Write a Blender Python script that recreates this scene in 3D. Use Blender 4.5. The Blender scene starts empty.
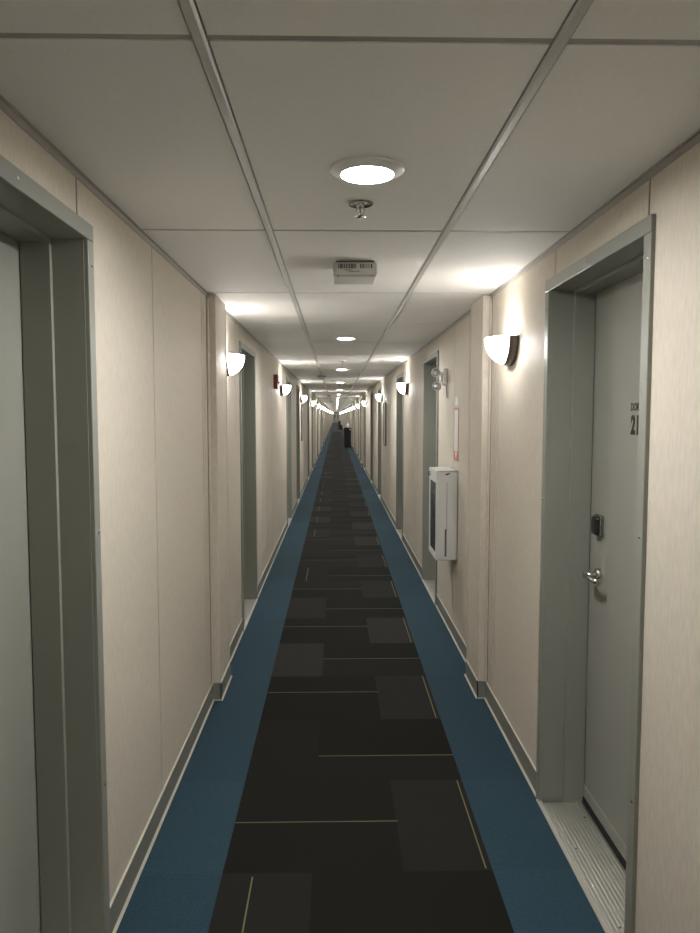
import bpy, bmesh, math, random
from mathutils import Vector, Matrix
random.seed(7)
PI = math.pi
C = bpy.context.scene.collection
XL, XR, H, CE = -0.684, 0.832, 1.57, 2.213
Y0, Y1 = -9.0, 150.0
CX = (XL + XR) / 2

# ------------------------------------------------------------------ materials
def mat(name, col, rough=0.6, metal=0.0, spec=0.5, emit=0.0, noise=0.0, nscale=(40, 40, 40), bump=0.0, bscale=(200, 200, 200), dist=0.002, ecol=None):
    m = bpy.data.materials.new(name); m.use_nodes = True
    nt = m.node_tree; b = nt.nodes['Principled BSDF']
    b.inputs['Base Color'].default_value = (*col, 1)
    b.inputs['Roughness'].default_value = rough
    b.inputs['Metallic'].default_value = metal
    b.inputs['Specular IOR Level'].default_value = spec
    if emit:
        b.inputs['Emission Color'].default_value = (*(ecol or col), 1)
        b.inputs['Emission Strength'].default_value = emit
    tc = nt.nodes.new('ShaderNodeTexCoord')
    def tex(scale):
        mp = nt.nodes.new('ShaderNodeMapping'); mp.inputs['Scale'].default_value = scale
        n = nt.nodes.new('ShaderNodeTexNoise'); n.inputs['Scale'].default_value = 1.0
        n.inputs['Detail'].default_value = 4
        nt.links.new(tc.outputs['Object'], mp.inputs['Vector']); nt.links.new(mp.outputs['Vector'], n.inputs['Vector'])
        return n
    if noise:
        n = tex(nscale)
        r = nt.nodes.new('ShaderNodeValToRGB')
        r.color_ramp.elements[0].position = 0.3; r.color_ramp.elements[1].position = 0.7
        r.color_ramp.elements[0].color = (*[c * (1 - noise) for c in col], 1)
        r.color_ramp.elements[1].color = (*[min(1, c * (1 + noise)) for c in col], 1)
        nt.links.new(n.outputs['Fac'], r.inputs['Fac']); nt.links.new(r.outputs['Color'], b.inputs['Base Color'])
    if bump:
        n = tex(bscale)
        bp = nt.nodes.new('ShaderNodeBump'); bp.inputs['Strength'].default_value = bump; bp.inputs['Distance'].default_value = dist
        nt.links.new(n.outputs['Fac'], bp.inputs['Height']); nt.links.new(bp.outputs['Normal'], b.inputs['Normal'])
    return m

def honeycomb(name, col, k=0.25):
    """woven blue carpet tile with a small cell pattern"""
    m = mat(name, col, 0.88, spec=0.2)
    nt = m.node_tree; b = nt.nodes['Principled BSDF']
    tc = nt.nodes.new('ShaderNodeTexCoord')
    v = nt.nodes.new('ShaderNodeTexVoronoi'); v.inputs['Scale'].default_value = 150; v.inputs['Randomness'].default_value = 0.25
    r = nt.nodes.new('ShaderNodeValToRGB')
    r.color_ramp.elements[0].position = 0.15; r.color_ramp.elements[1].position = 0.6
    r.color_ramp.elements[0].color = (*[c * (1 + k) for c in col], 1)
    r.color_ramp.elements[1].color = (*[c * (1 - k * 1.4) for c in col], 1)
    nt.links.new(tc.outputs['Object'], v.inputs['Vector']); nt.links.new(v.outputs['Distance'], r.inputs['Fac'])
    nt.links.new(r.outputs['Color'], b.inputs['Base Color'])
    return m

M = {}
M['wall'] = mat('wall_vinyl', (0.59, 0.535, 0.455), 0.62, spec=0.3, noise=0.075, nscale=(120, 120, 22), bump=0.3, bscale=(260, 260, 70), dist=0.0006)
M['core'] = mat('wall_core', (0.035, 0.028, 0.022), 0.9)
M['ceil'] = mat('ceiling_tile', (0.86, 0.845, 0.815), 0.7, spec=0.3, noise=0.02, nscale=(90, 90, 90), bump=0.2, bscale=(180, 180, 180), dist=0.0006)
M['gap'] = mat('ceiling_gap', (0.12, 0.11, 0.10), 0.8)
M['tbar'] = mat('ceiling_grid', (0.50, 0.49, 0.465), 0.38, spec=0.5)
M['angle'] = mat('ceiling_angle', (0.38, 0.36, 0.33), 0.4, spec=0.5)
M['frame'] = mat('door_frame_paint', (0.25, 0.255, 0.222), 0.42, spec=0.45, bump=0.08, bscale=(300, 300, 300), dist=0.0004)
M['leaf'] = mat('door_leaf_paint', (0.30, 0.30, 0.265), 0.5, spec=0.4, bump=0.08, bscale=(300, 300, 300), dist=0.0004)
M['base'] = mat('baseboard_vinyl', (0.22, 0.22, 0.195), 0.5, spec=0.4)
M['toe'] = mat('baseboard_toe', (0.52, 0.50, 0.42), 0.5)
M['alu'] = mat('aluminium', (0.72, 0.71, 0.67), 0.36, metal=0.85, bump=0.05, bscale=(20, 600, 600), dist=0.0003)
M['chrome'] = mat('satin_chrome', (0.62, 0.60, 0.56), 0.22, metal=1.0)
M['dkchrome'] = mat('chrome_dark', (0.35, 0.35, 0.33), 0.2, metal=1.0)
M['black'] = mat('black_plastic', (0.010, 0.010, 0.011), 0.3)
M['rubber'] = mat('black_rubber', (0.006, 0.006, 0.006), 0.8)
M['bronze'] = mat('sconce_metal', (0.16, 0.135, 0.115), 0.38, metal=0.7)
M['glass'] = mat('sconce_glass', (0.9, 0.88, 0.84), 0.35, emit=4.6, ecol=(1.0, 0.98, 0.94))
M['inner'] = mat('sconce_inner', (0.85, 0.84, 0.80), 0.5, emit=1.8, ecol=(1.0, 0.98, 0.94))
M['lens'] = mat('downlight_lens', (0.9, 0.9, 0.86), 0.4, emit=38.0, ecol=(1.0, 0.99, 0.95))
M['white'] = mat('white_paint', (0.80, 0.79, 0.76), 0.4)
M['whitep'] = mat('white_plastic', (0.66, 0.65, 0.61), 0.45)
M['offw'] = mat('light_grey_cabinet', (0.68, 0.69, 0.67), 0.4)
M['ink'] = mat('black_ink', (0.008, 0.008, 0.008), 0.5)
M['greyink'] = mat('grey_ink', (0.12, 0.12, 0.12), 0.6)
M['red'] = mat('fire_red', (0.22, 0.012, 0.014), 0.35)
M['signred'] = mat('sign_red', (0.55, 0.13, 0.08), 0.4)
M['darkglass'] = mat('cabinet_window', (0.07, 0.075, 0.075), 0.12, spec=0.8)
M['clear'] = mat('emergency_lens', (0.55, 0.56, 0.55), 0.12, metal=0.5)
M['rug'] = [mat('charcoal_carpet_%s' % n, c, 0.88, spec=0.13, noise=0.35, nscale=(500, 500, 500), bump=0.5, bscale=(420, 420, 420), dist=0.002)
            for n, c in zip('abcd', [(0.0065, 0.0062, 0.0050), (0.0100, 0.0095, 0.0080), (0.0170, 0.0163, 0.0143), (0.0235, 0.0226, 0.0203)])]
M['blue'] = [honeycomb('blue_carpet_%s' % n, c) for n, c in zip('abc', [(0.0235, 0.054, 0.078), (0.025, 0.058, 0.083), (0.027, 0.062, 0.088)])]
M['accent'] = mat('carpet_accent', (0.16, 0.15, 0.065), 0.9)
M['greyrug'] = mat('grey_carpet', (0.05, 0.055, 0.062), 0.95, spec=0.1, noise=0.15)
M['stand'] = mat('dark_bin', (0.006, 0.006, 0.007), 0.45)

# ------------------------------------------------------------------ mesh builder
class MB:
    def __init__(s): s.bm = bmesh.new(); s.mats = []
    def mi(s, m):
        if m not in s.mats: s.mats.append(m)
        return s.mats.index(m)
    def box(s, x0, x1, y0, y1, z0, z1, m, bev=0.0, seg=2):
        if x0 > x1: x0, x1 = x1, x0
        if y0 > y1: y0, y1 = y1, y0
        r = bmesh.ops.create_cube(s.bm, size=1.0)
        vs = r['verts']
        bmesh.ops.scale(s.bm, vec=(x1 - x0, y1 - y0, z1 - z0), verts=vs)
        bmesh.ops.translate(s.bm, vec=((x0 + x1) / 2, (y0 + y1) / 2, (z0 + z1) / 2), verts=vs)
        fs = set(f for v in vs for f in v.link_faces)
        i = s.mi(m)
        for f in fs: f.material_index = i
        if bev:
            es = list(set(e for v in vs for e in v.link_edges))
            rr = bmesh.ops.bevel(s.bm, geom=es, offset=bev, segments=seg, profile=0.5, affect='EDGES', material=i)
        return s
    def quad(s, pts, m):
        f = s.bm.faces.new([s.bm.verts.new(p) for p in pts]); f.material_index = s.mi(m); return s
    def prism(s, prof, axis, a0, a1, m):
        """extrude a 2D profile along an axis ('y': profile in x,z)"""
        def P(u, v, a): return {'y': (u, a, v), 'x': (a, u, v), 'z': (u, v, a)}[axis]
        A = [s.bm.verts.new(P(u, v, a0)) for u, v in prof]; B = [s.bm.verts.new(P(u, v, a1)) for u, v in prof]
        i = s.mi(m); n = len(prof); fs = [s.bm.faces.new(A), s.bm.faces.new(B[::-1])]
        for k in range(n): fs.append(s.bm.faces.new((A[k], B[k], B[(k + 1) % n], A[(k + 1) % n])))
        for f in fs: f.material_index = i
        return s
    def lathe(s, prof, m, axis='z', o=(0, 0, 0), n=32, a0=0.0, a1=2 * PI, smooth=True):
        """revolve (radius, height) pairs about an axis through o"""
        full = abs(a1 - a0 - 2 * PI) < 1e-6
        k = n if full else n + 1
        rings = []
        for r, h in prof:
            ring = []
            for j in range(k):
                a = a0 + (a1 - a0) * j / n
                c, d = r * math.cos(a), r * math.sin(a)
                p = {'z': (c, d, h), 'x': (h, c, d), 'y': (c, h, d)}[axis]
                ring.append(s.bm.verts.new((p[0] + o[0], p[1] + o[1], p[2] + o[2])))
            rings.append(ring)
        i = s.mi(m)
        for a, b in zip(rings, rings[1:]):
            for j in range(n):
                j2 = (j + 1) % k
                try:
                    f = s.bm.faces.new((a[j], a[j2], b[j2], b[j])); f.material_index = i; f.smooth = smooth
                except ValueError: pass
        return s
    def tube(s, pts, r, m, n=10):
        """round bar through a list of points"""
        i = s.mi(m); rings = []
        pts = [Vector(p) for p in pts]
        for q, p in enumerate(pts):
            d = (pts[min(q + 1, len(pts) - 1)] - pts[max(q - 1, 0)]).normalized()
            u = d.orthogonal().normalized() if q == 0 else (u - d * u.dot(d)).normalized()
            w = d.cross(u)
            rings.append([s.bm.verts.new(p + (u * math.cos(2 * PI * j / n) + w * math.sin(2 * PI * j / n)) * r) for j in range(n)])
        for a, b in zip(rings, rings[1:]):
            for j in range(n):
                f = s.bm.faces.new((a[j], a[(j + 1) % n], b[(j + 1) % n], b[j])); f.material_index = i; f.smooth = True
        for rg in (rings[0], rings[-1]):
            f = s.bm.faces.new(rg); f.material_index = i
        return s
    def build(s, name, parent=None):
        bmesh.ops.remove_doubles(s.bm, verts=s.bm.verts[:], dist=1e-6)
        bmesh.ops.recalc_face_normals(s.bm, faces=s.bm.faces[:])
        me = bpy.data.meshes.new(name); s.bm.to_mesh(me); s.bm.free()
        for m in s.mats: me.materials.append(m)
        o = bpy.data.objects.new(name, me); C.objects.link(o)
        if parent: o.parent = parent
        return o

def tag(o, label=None, cat=None, group=None, kind=None):
    if label: o['label'] = label
    if cat: o['category'] = cat
    if group: o['group'] = group
    if kind: o['kind'] = kind
    return o

def empty(name, loc):
    o = bpy.data.objects.new(name, None); o.empty_display_size = 0.05; o.location = loc; C.objects.link(o); return o

def copy_tree(o, parent=None):
    c = o.copy(); C.objects.link(c)
    if parent: c.parent = parent
    for ch in list(o.children): copy_tree(ch, c)
    return c

# ------------------------------------------------------------------ layout
P2 = 7.32
SP = [19.6 + 5.6 * k for k in range(24)]
doorsR = [1.895, 5.84, 8.85, 13.17, 16.16] + [y + d for y in SP for d in (0.55, 3.9)]
doorsL = [1.10, 5.14, 9.97, 12.46, 17.27] + [y + d for y in SP for d in (0.6, 3.3)]
doorsR = [y for y in doorsR if y < 146]; doorsL = [y for y in doorsL if y < 146]
DW = 0.95
P4 = 14.64
scR = [-2.2, 3.42, 8.38, 12.90] + SP  # first sconce is unseen, added behind the camera for extra light
scL = [-1.1, 4.43, 8.95, 14.0] + SP  # also opens with an unseen sconce added to brighten the near walls
scR = [y for y in scR if y < 148]; scL = [y for y in scL if y < 148]
pilR = [3.89] + [y + 2.3 for y in SP if y < 140]; pilL = [3.89] + [y + 2.3 for y in SP if y < 140]
PW, PD = 0.345, 0.045

# ------------------------------------------------------------------ floor
cols = [-0.392, -0.084, 0.232, 0.540]
f = MB()
f.box(XL - 0.25, XR + 0.25, Y0, Y1, -0.06, -0.004, M['core'])
RS = 0.6225
NB = 20; start = 2.373 - RS * NB
offA = [0.306, 0.367, 0.395, 0.33]; offB = [0.222, 0.305, 0.30, 0.26]
y = start; k = 0
nrow = int((68.0 - start) / RS)
def strip(x0, x1, y0, y1, m, z=0.0):
    f.quad([(x0, y0, z), (x1, y0, z), (x1, y1, z), (x0, y1, z)], m)
for kk in range(nrow + 1):
    k = kk - NB + 10; y = start + RS * kk; ye = min(y + RS, 68.0)
    if k % 2 == 0:      # wide pair of planks on the left, narrow tile on the right
        off = offA[(k // 2) % 4] if k != 10 else 0.306
        if k == 12: off = 0.367
        if k == 14: off = 0.395
        t = random.choice([0, 0, 1])
        strip(cols[0], cols[2], y, y + off, M['rug'][t]); strip(cols[0], cols[2], y + off, ye, M['rug'][random.choice([0, 1])])
        strip(cols[2], cols[3], y, ye, M['rug'][random.choice([2, 3]) if k != 10 else 2])
        strip(cols[0] + 0.002, cols[2] + 0.004, y + off, y + off + 0.0055, M['accent'], 0.0008)
        if k in (10, 12, 14) or random.random() < 0.7:
            strip(cols[3] - 0.024, cols[3] - 0.019, y + 0.01, ye - 0.01, M['accent'], 0.0008)
    else:
        off = 0.222 if k == 11 else (0.305 if k == 13 else offB[(k // 2) % 4])
        strip(cols[1], cols[3], y, y + off, M['rug'][0 if k == 9 else random.choice([0, 1])]); strip(cols[1], cols[3], y + off, ye, M['rug'][random.choice([0, 1])])
        strip(cols[0], cols[1], y, ye, M['rug'][3 if k in (13,) else 2 if k == 9 else (1 if k == 11 else random.choice([1, 2, 3]))])
        if k != 9: strip(cols[1] + 0.002, cols[3], y + off, y + off + 0.0055, M['accent'], 0.0008)
        if k == 9 or (k > 13 and random.random() < 0.5):
            strip(cols[0] + 0.103, cols[0] + 0.108, y + 0.01, ye - 0.02, M['accent'], 0.0008)
    for (x0, x1) in ((XL - 0.02, cols[0]), (cols[3], XR + 0.02)):
        strip(x0, x1, y, ye, M['blue'][random.choice([0, 1, 1, 2])])
strip(XL - 0.02, XR + 0.02, 68.0, Y1, M['greyrug'])
strip(XL, XR, 67.95, 68.05, M['rubber'], 0.002)
fo = f.build('floor'); tag(fo, 'corridor carpet of charcoal planks between two blue borders', 'floor', kind='structure')

# ------------------------------------------------------------------ walls
def make_wall(side, doors, extra, name, label):
    X = XR if side > 0 else XL
    w = MB()
    t = 0.012; g = 0.005
    def bx(d0, d1, y0, y1, z0, z1, m): w.box(X + side * d0, X + side * d1, y0, y1, z0, z1, m)
    seams = set(extra)
    for d in doors:
        seams.add(round(d + 0.045, 3)); seams.add(round(d + DW - 0.09, 3))
    seams = sorted(seams)
    # solid core
    cuts = [Y0] + [v for d in doors for v in (d + 0.02, d + DW - 0.02)] + [Y1]
    for a, b in zip(cuts[::2], cuts[1::2]): bx(t, 0.12, a, b, 0, CE + 0.06, M['core'])
    for d in doors: bx(t, 0.12, d + 0.02, d + DW - 0.02, 2.072, CE + 0.06, M['core'])
    for sm_ in seams:
        z0 = 0.1
        if any(d <= sm_ <= d + DW for d in doors): z0 = 2.08
        bx(0.0025, t, sm_ - g, sm_ + g, z0, CE, M['core'])
    # wall panels
    ys = [Y0] + [s for s in seams if Y0 < s < Y1] + [Y1]
    # fill long gaps with more seams
    full = [ys[0]]
    for a, b in zip(ys, ys[1:]):
        n = max(1, math.ceil((b - a) / 1.3)) if a > 9.9 or a < 0 else 1
        for q in range(1, n + 1): full.append(a + (b - a) * q / n)
    g = 0.005
    for a, b in zip(full, full[1:]):
        a2, b2 = a + g, b - g
        segs = [(a2, b2, 0.0)]
        # cut out the door openings: low part removed
        for d in doors:
            o0, o1 = d + 0.02, d + DW - 0.02
            new = []
            for (p, q, z0) in segs:
                if z0 > 0 or q <= o0 or p >= o1: new.append((p, q, z0)); continue
                if p < o0: new.append((p, o0, 0.0))
                if q > o1: new.append((o1, q, 0.0))
                new.append((max(p, o0), min(q, o1), 2.072))
            segs = new
        for (p, q, z0) in segs:
            if q - p > 0.001: bx(0, t, p, q, z0, CE + 0.05, M['wall'])
    return tag(w.build(name), label, 'wall', kind='structure')
make_wall(1, doorsR, [3.70, 3.76, 3.87, 4.50, 5.07, 7.35, 7.60], 'wall_right', 'beige vinyl panelled wall along the right side of the corridor')
make_wall(-1, doorsL, [0.2, 2.74, 3.72, 3.78, 3.87, 4.95, 5.56, 6.66, 7.67, 7.15], 'wall_left', 'beige vinyl panelled wall along the left side of the corridor')

n_trim = 1
for side, pl, X in ((1, pilR, XR), (-1, pilL, XL)):
    for y in pl:
        p = MB()
        p.box(X + side * 0.0005, X - side * PD, y, y + PW, 0, CE - 0.004, M['wall'], 0.004, 2)
        for ya in (y - 0.0335, y - 0.002, y + PW - 0.001): p.box(X + side * 0.002, X - side * 0.0015, ya, ya + 0.004, 0.1, CE - 0.02, M['core'])  # dark strips put in for the shading where pilaster meets wall
        p.box(X, X - side * 0.010, y - 0.03, y - 0.001, 0.1, CE - 0.026, M['wall'], 0.002, 1)
        p.box(X - side * PD, X - side * (PD + 0.003), y + PW - 0.014, y + PW - 0.004, 0.1, CE - 0.03, M['wall'])
        near = y < 5
        sname = 'right' if side > 0 else 'left'
        tag(p.build('trim_%d' % n_trim), ('beige pilaster standing proud of the %s wall nearest the camera' if near else 'beige pilaster on the %s wall far down the corridor') % sname,
            'pilaster', group=None if near else 'far pilasters on the %s wall' % sname, kind='structure')
        n_trim += 1

# baseboards
def baseboard(side, doors, pils, name, label):
    X = XR if side > 0 else XL
    b = MB()
    items = sorted([(d, d + DW, 'd') for d in doors] + [(p, p + PW, 'p') for p in pils])
    def run(y0, y1, off):
        x = X - side * off
        b.box(x, x - side * 0.006, y0, y1, 0.0, 0.098, M['base'])
        b.box(x, x - side * 0.0075, y0, y1, 0.0975, 0.100, M['toe'])
        b.prism([(x - side * 0.006, 0.010), (x - side * 0.013, 0.0015), (x - side * 0.013, 0.0), (x - side * 0.006, 0.0)], 'y', y0, y1, M['toe'])
    cur = Y0
    for a, c, k in items:
        if k == 'd': run(cur, a, 0); cur = c
        else:
            run(cur, a, 0)
            run(a - 0.006, c + 0.006, PD)
            for yy, s2 in ((a, -1), (c, 1)):
                b.box(X, X - side * (PD + 0.006), yy, yy + s2 * 0.006, 0.0, 0.098, M['base'])
                b.box(X, X - side * (PD + 0.0075), yy, yy + s2 * 0.0075, 0.0975, 0.100, M['toe'])
                b.box(X - side * 0.01, X - side * (PD + 0.013), yy, yy + s2 * 0.013, 0.0, 0.004, M['toe'])
            cur = c
    run(cur, Y1, 0)
    tag(b.build(name), label, 'baseboard', kind='structure')
baseboard(1, doorsR, pilR, 'baseboard_right', 'grey vinyl baseboard with pale edges along the right wall')
baseboard(-1, doorsL, pilL, 'baseboard_left', 'grey vinyl baseboard with pale edges along the left wall')

# ------------------------------------------------------------------ ceiling
TX = [-0.232, 0.388]
TP = 1.286; T0 = 1.285 - TP * 8
c = MB()
c.box(XL - 0.1, XR + 0.1, Y0, Y1, CE + 0.012, CE + 0.06, M['gap'])
xs = [XL, TX[0], TX[1], XR]
k = 0
while T0 + TP * k < Y1:
    y0 = max(Y0, T0 + TP * k + 0.0105); y1 = min(Y1, T0 + TP * (k + 1) - 0.0105)
    for a, b2 in zip(xs, xs[1:]):
        c.box(a + (0.0145 if a != XL else 0.0005), b2 - (0.0145 if b2 != XR else 0.0005), y0, y1, CE, CE + 0.014, M['ceil'])
    c.box(XL, XR, T0 + TP * k - 0.0090, T0 + TP * k + 0.0090, CE + 0.0022, CE + 0.012, M['angle'])
    k += 1
co = c.build('ceiling'); tag(co, 'suspended ceiling of large off-white tiles', 'ceiling', kind='structure')
for i, x in enumerate(TX):
    t = MB()
    t.prism([(x - 0.0115, CE + 0.010), (x - 0.0115, CE - 0.003), (x - 0.007, CE - 0.007), (x + 0.007, CE - 0.007), (x + 0.0115, CE - 0.003), (x + 0.0115, CE + 0.010)], 'y', Y0, Y1, M['tbar'])
    o = t.build('trim_%d' % n_trim); n_trim += 1
    tag(o, 'long pale ceiling grid bar on the %s side of the ceiling lights' % ('left' if i == 0 else 'right'), 'ceiling bar', kind='structure')
for side, X in ((-1, XL), (1, XR)):
    t = MB()
    t.box(X, X - side * 0.012, Y0, Y1, CE - 0.003, CE - 0.0004, M['angle'])
    t.box(X, X - side * 0.003, Y0, Y1, CE - 0.020, CE - 0.003, M['angle'])
    o = t.build('trim_%d' % n_trim); n_trim += 1
    tag(o, 'thin metal edge strip where the ceiling meets the %s wall' % ('left' if side < 0 else 'right'), 'ceiling trim', kind='structure')

# ------------------------------------------------------------------ end walls
e = MB()
e.box(XL - 0.1, XR + 0.1, Y1, Y1 + 0.1, 0, CE, M['wall'])
tag(e.build('wall_far'), 'end wall at the far vanishing end of the corridor', 'wall', kind='structure')
e = MB()
e.box(XL - 0.1, XR + 0.1, Y0 - 0.1, Y0, 0, CE, M['wall'])
tag(e.build('wall_near'), 'wall closing the corridor behind the camera', 'wall', kind='structure')
e = MB()
for s in (-1, 1):
    e.box(CX + s * 0.01, CX + s * 0.56, Y1 - 0.05, Y1 - 0.01, 0.01, 2.03, M['leaf'], 0.004, 1)
e.box(CX - 0.62, CX + 0.62, Y1 - 0.06, Y1, 2.03, 2.1, M['frame'])
for s in (-1, 1): e.box(CX + s * 0.56, CX + s * 0.62, Y1 - 0.06, Y1, 0, 2.03, M['frame'])
ed = e.build('door_1'); tag(ed, 'grey double door at the far end of the corridor', 'door', kind='structure')
for s in (-1, 1):
    g = MB(); g.box(CX + s * 0.18, CX + s * 0.42, Y1 - 0.056, Y1 - 0.049, 0.95, 1.62, M['darkglass'], 0.002, 1)
    g.build('pane', ed)

# ------------------------------------------------------------------ doors
def frame_mesh():
    b = MB(); fm = M['frame']; W = DW / 2
    for s in (-1, 1):
        b.box(-0.012, 0.0035, s * (W - 0.045), s * W, 0.0, 2.046, fm, 0.0015, 1)
        b.box(0.0, 0.085, s * (W - 0.047), s * (W - 0.021), 0.0, 2.07, fm)
        b.box(0.085, 0.165, s * (W - 0.063), s * (W - 0.021), 0.0, 2.07, fm, 0.001, 1)
        b.box(0.165, 0.225, s * (W - 0.050), s * (W - 0.021), 0.0, 2.07, fm)
        for z in (0.5, 1.24, 1.98):
            b.lathe([(0.0, -0.0135), (0.004, -0.0135), (0.005, -0.0118)], M['chrome'], 'x', (0, s * (W - 0.018), z), 8)
    b.box(-0.0125, 0.0035, -W, W, 2.047, 2.092, fm, 0.0015, 1)
    b.box(0.0, 0.085, -W + 0.021, W - 0.021, 2.047, 2.071, fm)
    b.box(0.085, 0.165, -W + 0.03, W - 0.03, 2.034, 2.071, fm, 0.001, 1)
    b.box(0.165, 0.225, -W + 0.03, W - 0.03, 2.044, 2.071, fm)
    b.box(0.0, 0.006, -0.004, 0.004, 2.06, 2.064, fm)
    b.lathe([(0.0, -0.014), (0.004, -0.014), (0.005, -0.012)], M['chrome'], 'x', (0, 0, 2.07), 8)
    return b
def leaf_mesh():
    b = MB(); W = DW / 2 - 0.052
    b.box(0.168, 0.212, -W, W, 0.034, 2.041, M['leaf'], 0.0015, 1)
    return b
fr = frame_mesh().build('door_2')
lf = leaf_mesh().build('door_leaf', fr)
b = MB(); b.box(0.163, 0.169, -0.422, 0.422, 0.036, 0.085, M['leaf'], 0.0015, 1); b.build('kick_strip', lf)
b = MB(); b.box(0.160, 0.205, -0.422, 0.422, 0.010, 0.035, M['rubber']); b.build('door_sweep', lf)
# lever handle, latch on the far edge, pointing back to the hinge side
b = MB()
ly = 0.305; lz = 0.965
b.lathe([(0.0, 0.148), (0.022, 0.149), (0.026, 0.153), (0.027, 0.168)], M['chrome'], 'x', (0, ly, lz), 24)
b.lathe([(0.0, 0.105), (0.0115, 0.106), (0.0115, 0.150)], M['chrome'], 'x', (0, ly, lz), 16)
b.tube([(0.120, ly + 0.010, lz), (0.113, ly - 0.004, lz), (0.110, ly - 0.03, lz), (0.110, ly - 0.07, lz), (0.113, ly - 0.095, lz - 0.001), (0.122, ly - 0.108, lz - 0.002)], 0.0105, M['chrome'], 12)
tag(b.build('lever_handle', lf), 'satin chrome lever handle')
b = MB()
b.box(0.136, 0.168, ly - 0.029, ly + 0.029, 1.118, 1.192, M['black'], 0.0150, 5)
b.box(0.1515, 0.168, ly - 0.033, ly + 0.033, 1.112, 1.196, M['dkchrome'], 0.0078, 3)
tag(b.build('card_reader', lf), 'black card reader lock in a chrome rim')
# threshold
b = MB(); al = M['alu']
b.prism([(-0.016, 0.0), (-0.016, 0.003), (-0.006, 0.013), (0.0, 0.0135), (0.0, 0.0)], 'y', -0.452, 0.452, al)
b.box(0.0, 0.162, -0.414, 0.414, 0.0, 0.0085, al)
for q in range(11):
    x = 0.004 + q * 0.0142
    b.box(x, x + 0.0095, -0.4135, 0.4135, 0.008, 0.0135, al, 0.0008, 1)
for (xx, yy) in ((0.03, 0.1), (0.13, 0.3), (0.03, -0.3), (0.13, -0.12)):
    b.lathe([(0.0, 0.0145), (0.0035, 0.0145), (0.0045, 0.0130)], M['greyink'], 'z', (xx, yy, 0), 10)
tag(b.build('threshold', fr), 'grooved aluminium threshold plate')

def place_door(o, side, y):
    o.location = (XR if side > 0 else XL, y + DW / 2, 0); o.rotation_euler = (0, 0, 0 if side > 0 else PI)
num = 2
near_lab = {
    (1, 0): 'grey door numbered 21 in a deep grey steel frame, nearest on the right',
    (1, 1): 'grey framed door on the right just past the white extinguisher cabinet',
    (1, 2): 'grey framed door on the right just past the second right-hand sconce',
    (-1, 0): 'grey door at the left edge of the photo, nearest on the left',
    (-1, 1): 'grey framed door on the left just past the first left-hand sconce and pilaster',
    (-1, 2): 'grey framed door on the left just past the red fire alarm',
    (-1, 3): 'fourth grey framed door from the camera on the left wall',
    (1, 3): 'fourth grey framed door from the camera on the right wall'}
rest = []
for side, ds in ((1, doorsR), (-1, doorsL)):
    for i, y in enumerate(ds):
        o = fr if (side, i) == (1, 0) else copy_tree(fr)
        place_door(o, side, y); o.name = 'door_%d' % num; num += 1
        sn = 'right' if side > 0 else 'left'
        lab = near_lab.get((side, i), 'small grey door on the %s wall far down the corridor' % sn)
        tag(o, lab, 'door', 'grey doors along the %s wall' % sn, 'structure')
# text on the nearest right-hand door, added after the copies were made
def text_part(body, parent, name, size, sx, loc, bold=0.0):
    cu = bpy.data.curves.new(name, 'FONT'); cu.body = body; cu.size = size; cu.align_x = 'CENTER'; cu.extrude = 0.0003; cu.offset = bold
    to = bpy.data.objects.new(name + '_t', cu); C.objects.link(to)
    dg = bpy.context.evaluated_depsgraph_get(); dg.update()
    me = bpy.data.meshes.new_from_object(to.evaluated_get(dg))
    bpy.data.objects.remove(to)
    R = Matrix(((0, 0, -1, 0), (-1, 0, 0, 0), (0, 1, 0, 0), (0, 0, 0, 1)))
    me.transform(Matrix.Translation(loc) @ R @ Matrix.Diagonal((sx, 1, 1, 1)))
    me.materials.clear(); me.materials.append(M['ink'])
    o = bpy.data.objects.new(name, me); C.objects.link(o); o.parent = parent
    return o
yc = 1.895 + DW / 2
tag(text_part('DORM', lf, 'door_word', 0.036, 0.86, (0.1676, 2.385 - yc, 1.585), 0.0010), 'black word on the door')
tag(text_part('21', lf, 'door_number', 0.084, 0.86, (0.1676, 2.390 - yc, 1.508), 0.0040), 'black number on the door')

# ------------------------------------------------------------------ sconces
def make_sconce():
    r = empty('wall_sconce', (0, 0, 0))
    # local: +x goes into the wall, bowl hangs toward -x, rim at z=0
    D, R = 0.127, 0.124
    def rad(d): return R * math.sqrt(max(0.0, 1 - (max(0, d - 0.01) / (D - 0.01)) ** 2.3))
    b = MB()
    outer = [(rad(0.038 + (D - 0.038) * i / 14), -(0.038 + (D - 0.038) * (i / 14))) for i in range(15)]
    b.lathe(outer, M['glass'], 'x', n=28, a0=PI, a1=2 * PI)
    inner = [(max(0, q - 0.004), h + 0.003) for q, h in outer]
    b.lathe(inner, M['inner'], 'x', n=28, a0=PI, a1=2 * PI)
    tag(b.build('glass_bowl', r), 'glowing white glass bowl')
    b = MB()
    band = [(rad(d) + 0.004, -d) for d in (0.010, 0.018, 0.026, 0.034, 0.042)]
    b.lathe(band + [(band[-1][0] - 0.006, -0.042), (band[0][0] - 0.006, -0.010)], M['bronze'], 'x', n=28, a0=PI, a1=2 * PI)
    b.build('metal_band', r)
    b = MB()
    b.lathe([(0.0, -0.010), (R + 0.006, -0.010), (R + 0.007, -0.008), (R + 0.007, -0.0005), (0.0, -0.0005)], M['bronze'], 'x', n=28, a0=PI, a1=2 * PI)
    b.build('back_plate', r)
    ld = bpy.data.lights.new('sconce_bulb', 'AREA'); ld.shape = 'RECTANGLE'; ld.size = 0.05; ld.size_y = 0.11
    ld.energy = SC_E; ld.color = (1.0, 0.97, 0.92); ld.spread = PI
    lo = bpy.data.objects.new('sconce_bulb', ld); C.objects.link(lo); lo.parent = r
    lo.location = (-0.092, 0, -0.03); lo.rotation_euler = (PI, 0, 0)
    return r
SC_E = 0.02
sc = make_sconce(); first = True
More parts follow.
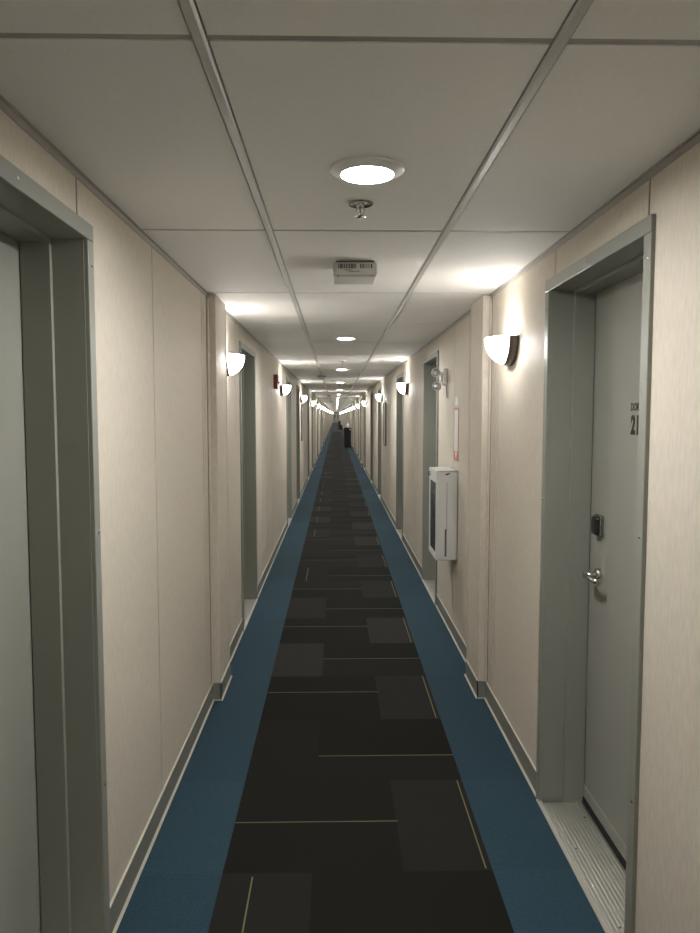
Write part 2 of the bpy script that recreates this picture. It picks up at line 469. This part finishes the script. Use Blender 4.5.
labs = {(1, 1): 'large glowing white bowl sconce with bronze band, nearest on the right wall before the pilaster',
        (1, 2): 'glowing bowl sconce, second along the right wall, past the twin-head emergency light',
        (1, 3): 'glowing bowl sconce, third along the right wall from the camera',
        (-1, 1): 'glowing bowl sconce on the left wall just past the left pilaster, nearest on the left',
        (-1, 2): 'glowing bowl sconce on the left wall beside the red fire alarm',
        (-1, 3): 'glowing bowl sconce, third along the left wall from the camera'}
for side, ys in ((1, scR), (-1, scL)):
    for i, y in enumerate(ys):
        o = sc if first else copy_tree(sc); first = False
        o.location = (XR if side > 0 else XL, y, 1.932); o.rotation_euler = (0, 0, 0 if side > 0 else PI)
        sn = 'right' if side > 0 else 'left'
        lab = labs.get((side, i)) or ('added unseen bowl sconce on the %s wall behind the camera' % sn if i == 0 else 'tiny glowing sconce on the %s wall far down the corridor' % sn)
        tag(o, lab, 'wall lamp', 'wall sconces along the %s wall' % sn)

# ------------------------------------------------------------------ ceiling lights
def make_downlight():
    r = empty('ceiling_light', (0, 0, 0))
    b = MB()
    b.lathe([(0.066, -0.0002), (0.098, -0.0002), (0.098, -0.003), (0.094, -0.006), (0.074, -0.0150), (0.0700, -0.0155), (0.0690, -0.0150), (0.0685, -0.006)], M['white'], 'z', n=64, smooth=False)
    b.build('trim_ring', r)
    b = MB()
    b.lathe([(0.0, -0.0105), (0.04, -0.0102), (0.060, -0.0095), (0.0684, -0.0085), (0.0684, -0.002), (0.0, -0.002)], M['lens'], 'z', n=48)
    tag(b.build('lens', r), 'glowing round lens')
    return r
dl = make_downlight()
lys = [1.94 + 4.075 * k for k in (0, -1, -2)] + [1.94 + 4.075 * k for k in range(1, 37)]
for i, y in enumerate(lys):
    o = dl if i == 0 else copy_tree(dl)
    o.location = (0.083, y, CE)
    lab = {1: 'round ceiling light behind the camera', 2: 'round ceiling light far behind the camera', 0: 'large round glowing ceiling light nearest the camera, in front of the sprinkler',
           3: 'round glowing ceiling light, second from the camera, past the white ceiling box',
           4: 'round glowing ceiling light, third from the camera, just past the second sprinkler'}.get(i, 'tiny round ceiling light far down the corridor')
    tag(o, lab, 'ceiling light', 'round ceiling lights')

# ------------------------------------------------------------------ sprinklers
def make_sprinkler():
    r = empty('fire_sprinkler', (0, 0, 0))
    b = MB()
    b.lathe([(0.040, -0.0006), (0.041, -0.003), (0.037, -0.006), (0.030, -0.004), (0.022, -0.001)], M['dkchrome'], 'z', n=32)
    tag(b.build('escutcheon', r), 'round chrome ceiling ring')
    b = MB()
    b.lathe([(0.012, -0.0005), (0.012, -0.014), (0.008, -0.016), (0.0, -0.016)], M['chrome'], 'z', n=16)
    for s in (-1, 1): b.tube([(s * 0.010, 0, -0.012), (s * 0.013, 0, -0.024), (s * 0.004, 0, -0.036)], 0.0022, M['chrome'], 8)
    b.lathe([(0.003, -0.014), (0.0025, -0.036)], M['dkchrome'], 'z', n=10)
    b.build('frame_arms', r)
    b = MB()
    b.lathe([(0.0, -0.034), (0.006, -0.035), (0.018, -0.0395), (0.018, -0.041), (0.0, -0.0405)], M['chrome'], 'z', n=20)
    b.build('deflector', r)
    return r
sp = make_sprinkler()
for i, y in enumerate([2.24, 8.65] + [14.9 + 6.3 * k for k in range(6)]):
    o = sp if i == 0 else copy_tree(sp)
    o.location = (0.075, y, CE)
    tag(o, {0: 'chrome fire sprinkler hanging just past the nearest ceiling light', 1: 'small sprinkler just before the third ceiling light'}.get(i, 'tiny sprinkler on the ceiling far down the corridor'), 'sprinkler', 'ceiling sprinklers')

# ------------------------------------------------------------------ white ceiling box with barcode
cb = empty('alarm_box', (0.082, 3.15, CE))
b = MB(); b.box(-0.093, 0.093, -0.10, 0.10, -0.066, -0.006, M['whitep'], 0.012, 4); b.build('housing', cb)
b = MB(); b.box(-0.080, 0.080, -0.092, 0.092, -0.007, -0.0008, M['greyink']); b.build('shaded_mounting_base', cb)  # dark grey puts the shadow at the mount into the colour
b = MB()
b.box(-0.078, 0.080, -0.1012, -0.0995, -0.060, -0.012, M['white'])
x = -0.074
random.seed(3)
while x < 0.004:
    w = random.choice([0.0015, 0.0025, 0.004]); b.box(x, x + w, -0.1018, -0.1010, -0.034, -0.014, M['ink']); x += w + random.choice([0.0015, 0.003])
x = 0.020
while x < 0.074:
    w = random.choice([0.0015, 0.003, 0.005]); b.box(x, x + w, -0.1018, -0.1010, -0.033, -0.015, M['ink']); x += w + random.choice([0.002, 0.004])
for (xa, xb, z) in ((-0.045, -0.012, -0.039), (-0.03, -0.002, -0.045), (0.0, 0.018, -0.0445)):
    b.box(xa, xb, -0.1018, -0.1010, z - 0.0022, z, M['greyink'])
tag(b.build('barcode_sticker', cb), 'white sticker with a black barcode')
b = MB(); b.box(-0.074, -0.071, -0.1012, -0.098, -0.067, -0.058, M['ink']); b.build('indicator', cb)
tag(cb, 'white ceiling mounted box with a barcode sticker, between first and second ceiling lights', 'alarm box')

# ------------------------------------------------------------------ smoke detectors on the left grid bar
def make_smoke():
    r = empty('smoke_detector', (0, 0, 0))
    b = MB(); b.lathe([(0.068, 0.0), (0.068, -0.012), (0.0, -0.012)], M['greyink'], 'z', n=28); b.build('base', r)
    b = MB(); b.lathe([(0.060, -0.012), (0.058, -0.030), (0.046, -0.042), (0.030, -0.048), (0.0, -0.049)], M['whitep'], 'z', n=28); b.build('cover', r)
    return r
sm = make_smoke()
for i, y in enumerate([11.8, 23.2, 34.6]):
    o = sm if i == 0 else copy_tree(sm)
    o.location = (-0.232, y, CE - 0.0085)
    tag(o, ['round smoke detector on the left ceiling bar, nearest the camera', 'small smoke detector on the left ceiling bar, second from the camera', 'tiny smoke detector on the left ceiling bar, third from the camera'][i], 'smoke detector', 'smoke detectors')

# ------------------------------------------------------------------ fire extinguisher cabinet
ca = empty('extinguisher_cabinet', (XR, 5.06, 0.575))
D, HW, HH = 0.146, 0.19, 0.615
b = MB(); w = M['offw']
b.box(-D + 0.012, -0.0005, -HW, -HW + 0.004, 0, HH, w)
b.box(-D + 0.012, -0.0005, HW - 0.004, HW, 0, HH, w)
b.box(-D + 0.012, -0.0005, -HW, HW, HH - 0.004, HH, w)
b.box(-D + 0.012, -0.0005, -HW, HW, 0, 0.004, w)
b.box(-0.006, 0.0, -HW, HW, 0, HH, w)
b.build('body', ca)
b = MB()
x0, x1 = -D - 0.002, -D + 0.0115
b.box(x0, x1, -HW, -HW + 0.035, 0, HH, w, 0.0015, 1); b.box(x0, x1, HW - 0.035, HW, 0, HH, w, 0.0015, 1)
b.box(x0, x1, -HW + 0.034, HW - 0.034, 0, 0.04, w, 0.0015, 1); b.box(x0, x1, -HW + 0.034, HW - 0.034, HH - 0.085, HH, w, 0.0015, 1)
dr = b.build('door', ca)
b = MB(); b.box(x0 + 0.004, x0 + 0.007, -HW + 0.034, HW - 0.034, 0.04, HH - 0.085, M['darkglass']); b.build('pane', dr)
b = MB(); b.tube([(x0 + 0.002, 0.12, HH - 0.05), (x0 - 0.012, 0.12, HH - 0.05), (x0 - 0.012, 0.12, HH - 0.03), (x0 + 0.002, 0.12, HH - 0.03)], 0.004, M['black'], 8); b.build('latch', dr)
b = MB()   # the slot cut into the near side
b.box(-D + 0.070 - 0.0012, -D + 0.070 + 0.0012, -HW - 0.0012, -HW + 0.0005, 0.205, HH - 0.075, M['greyink'])
b.box(-D + 0.057, -D + 0.070, -HW - 0.0012, -HW + 0.0005, 0.025, 0.215, M['greyink'])
b.build('side_slot', ca)
b = MB()
b.prism([(-D + 0.055, HH - 0.022), (-D + 0.092, HH - 0.012), (-D + 0.088, HH - 0.020), (-D + 0.070, HH - 0.030), (-D + 0.060, HH - 0.028)], 'y', -HW - 0.0012, -HW, M['ink'])
b.build('hook_mark', ca)
tag(ca, 'pale grey fire extinguisher cabinet with dark window mounted on the right wall', 'cabinet')
ex = empty('fire_extinguisher', (XR - 0.078, 5.06, 0.5795))
b = MB(); b.lathe([(0, 0), (0.055, 0.0), (0.060, 0.01), (0.060, 0.35), (0.05, 0.39), (0.018, 0.415), (0.018, 0.44), (0, 0.44)], M['red'], n=24); b.build('cylinder', ex)
b = MB(); b.box(-0.012, 0.012, -0.07, 0.03, 0.44, 0.452, M['black'], 0.003, 1); b.box(-0.010, 0.010, -0.07, 0.02, 0.465, 0.475, M['black'], 0.003, 1); b.box(-0.01, 0.01, 0.0, 0.02, 0.445, 0.47, M['black']); b.build('valve_handle', ex)
b = MB(); b.tube([(0, 0.015, 0.445), (0, 0.06, 0.42), (0, 0.072, 0.34), (0, 0.070, 0.15)], 0.007, M['black'], 8); b.build('hose', ex)
tag(ex, 'red fire extinguisher inside the wall cabinet behind its dark window', 'fire extinguisher')

# sign above the cabinet
b = MB()
b.box(XR - 0.0030, XR - 0.0004, 4.865, 5.045, 1.255, 1.62, M['signred'], 0.001, 1)
sg = b.build('extinguisher_sign'); tag(sg, 'narrow red and white wall sign with an arrow above the extinguisher cabinet', 'sign')
b = MB(); b.box(XR - 0.0036, XR - 0.0029, 4.880, 5.030, 1.32, 1.605, M['white']); b.build('white_field', sg)
b = MB(); b.prism([(4.955, 1.262), (5.00, 1.315), (4.91, 1.315)], 'x', XR - 0.0040, XR - 0.0029, M['white']); b.build('arrow', sg)
b = MB(); b.box(XR - 0.004, XR - 0.0004, 4.90, 5.01, 1.635, 1.695, M['white']); o = b.build('notice_tag'); tag(o, 'tiny white tag stuck on the wall above the red arrow sign', 'tag')

# ------------------------------------------------------------------ emergency light
em = empty('emergency_light', (XR, 5.42, 1.86))
b = MB(); b.box(-0.035, -0.0005, -0.05, 0.05, -0.065, 0.055, M['white'], 0.01, 3); b.box(-0.05, -0.034, -0.025, 0.025, -0.045, 0.03, M['white'], 0.008, 2); b.build('body', em)
for (dy, dz, hx) in ((-0.02, 0.025, -0.088), (0.02, -0.075, -0.075)):
    b = MB()
    b.tube([(-0.04, 0, dz * 0.4), (-0.06, dy * 0.5, dz * 0.8), (hx + 0.012, dy, dz)], 0.009, M['white'], 10)
    # head: cone housing aimed back along the corridor
    b.lathe([(0.0, 0.040), (0.012, 0.038), (0.026, 0.015), (0.034, -0.02), (0.034, -0.026), (0.030, -0.026)], M['white'], 'y', (hx, dy, dz), 20)
    hd = b.build('lamp_head', em)
    b = MB(); b.lathe([(0.0, -0.028), (0.02, -0.027), (0.030, -0.024)], M['clear'], 'y', (hx, dy, dz), 20); b.build('lens', hd)
b = MB(); b.tube([(-0.012, -0.04, -0.06), (-0.010, -0.045, -0.10), (-0.004, -0.042, -0.16)], 0.0025, M['greyink'], 6); b.build('test_cord', em)
tag(em, 'white twin-head emergency light on the right wall near the top of the door frame', 'emergency light')

# ------------------------------------------------------------------ fire alarm
fa = empty('fire_alarm', (XL, 8.0, 1.935))
b = MB(); b.box(0.0, 0.048, -0.06, 0.06, -0.078, 0.078, M['red'], 0.006, 3); b.build('housing', fa)
b = MB(); b.box(0.047, 0.068, -0.03, 0.03, -0.022, 0.0, M['clear'], 0.005, 2); b.build('strobe_lens', fa)
b = MB()
for q in range(4): b.box(0.047, 0.0495, -0.035, 0.035, 0.02 + q * 0.012, 0.026 + q * 0.012, M['ink'])
b.build('horn_slots', fa)
tag(fa, 'red fire alarm horn with strobe on the left wall beside the second sconce', 'fire alarm')

# ------------------------------------------------------------------ dark framed boards seen edge on
def make_board():
    r = empty('notice_board', (0, 0, 0))
    b = MB()
    for s in (-1, 1): b.box(-0.024, -0.0005, s * 0.19, s * 0.215, -0.36, 0.36, M['bronze'], 0.002, 1)
    for s in (-1, 1): b.box(-0.024, -0.0005, -0.19, 0.19, s * 0.335, s * 0.36, M['bronze'], 0.002, 1)
    b.build('frame', r)
    b = MB(); b.box(-0.014, -0.0005, -0.19, 0.19, -0.335, 0.335, M['whitep']); b.build('board', r)
    return r
nb = make_board()
for side, y, lab in ((1, 12.1, 'tall dark framed notice board seen edge on, right wall before the third sconce'), (-1, 14.3, 'tall dark framed notice board seen edge on, left wall past the third sconce')):
    o = nb if side > 0 else copy_tree(nb)
    o.location = (XR if side > 0 else XL, y, 1.42); o.rotation_euler = (0, 0, 0 if side > 0 else PI)
    tag(o, lab, 'notice board', 'framed notice boards')

# ------------------------------------------------------------------ bins far down
def make_bin(w, h):
    r = empty('waste_bin', (0, 0, 0))
    b = MB()
    pr = [(-w / 2 + 0.015, 0.0), (w / 2 - 0.015, 0.0), (w / 2, h - 0.06), (-w / 2, h - 0.06)]
    b.prism(pr, 'y', -w / 2, w / 2, M['stand']); b.build('body', r)
    b = MB(); b.box(-w / 2 - 0.01, w / 2 + 0.01, -w / 2 - 0.01, w / 2 + 0.01, h - 0.065, h - 0.02, M['stand'], 0.01, 2)
    b.box(-w / 2 + 0.02, w / 2 - 0.02, -w / 2 + 0.02, w / 2 - 0.02, h - 0.025, h, M['stand'], 0.01, 2); b.build('lid', r)
    return r
bn = make_bin(0.34, 0.97); bn.location = (0.555, 34.8, 0)
b = MB(); b.box(0.09, 0.15, -0.173, -0.169, 0.85, 0.91, M['white']); b.build('sticker', bn)
tag(bn, 'tall black waste bin standing against the right wall in the distance', 'bin', 'black bins')
bt = empty('pump_bottle', (0.58, 34.8, 0.9705))
b = MB(); b.lathe([(0, 0), (0.06, 0), (0.065, 0.01), (0.065, 0.12), (0.05, 0.15), (0.02, 0.165), (0.02, 0.185), (0, 0.185)], M['white'], n=20); b.build('bottle', bt)
b = MB(); b.tube([(0, 0, 0.18), (0, 0, 0.21), (-0.05, 0, 0.212)], 0.01, M['white'], 8); b.build('pump', bt)
tag(bt, 'small white container standing on top of the nearest black bin', 'bottle')
b1 = make_bin(0.26, 0.92); b1.location = (0.39, 79, 0); tag(b1, 'very distant black bin, the taller of the two past the carpet joint', 'bin', 'black bins')
b2 = make_bin(0.28, 0.52); b2.location = (0.54, 76.5, 0); tag(b2, 'very distant black bin, the shorter one past the carpet joint', 'bin', 'black bins')

# ------------------------------------------------------------------ camera and view
cam = bpy.data.cameras.new('camera'); co = bpy.data.objects.new('camera', cam); C.objects.link(co)
F = 720.0
cam.sensor_fit = 'VERTICAL'; cam.sensor_height = 24.0; cam.lens = F / 933 * 24.0; cam.clip_start = 0.02; cam.clip_end = 500
pitch = math.atan((466.5 - 415) / F); yaw = math.atan(14 / F)
co.location = (0, 0, H); co.rotation_euler = (PI / 2 - pitch, 0, -yaw)
bpy.context.scene.camera = co
w = bpy.data.worlds.new('world'); w.use_nodes = True
w.node_tree.nodes['Background'].inputs[0].default_value = (0, 0, 0, 1); w.node_tree.nodes['Background'].inputs[1].default_value = 0
bpy.context.scene.world = w
vs = bpy.context.scene.view_settings
vs.view_transform = 'Standard'; vs.look = 'None'; vs.gamma = 1; vs.use_curve_mapping = False
vs.exposure = 3.58
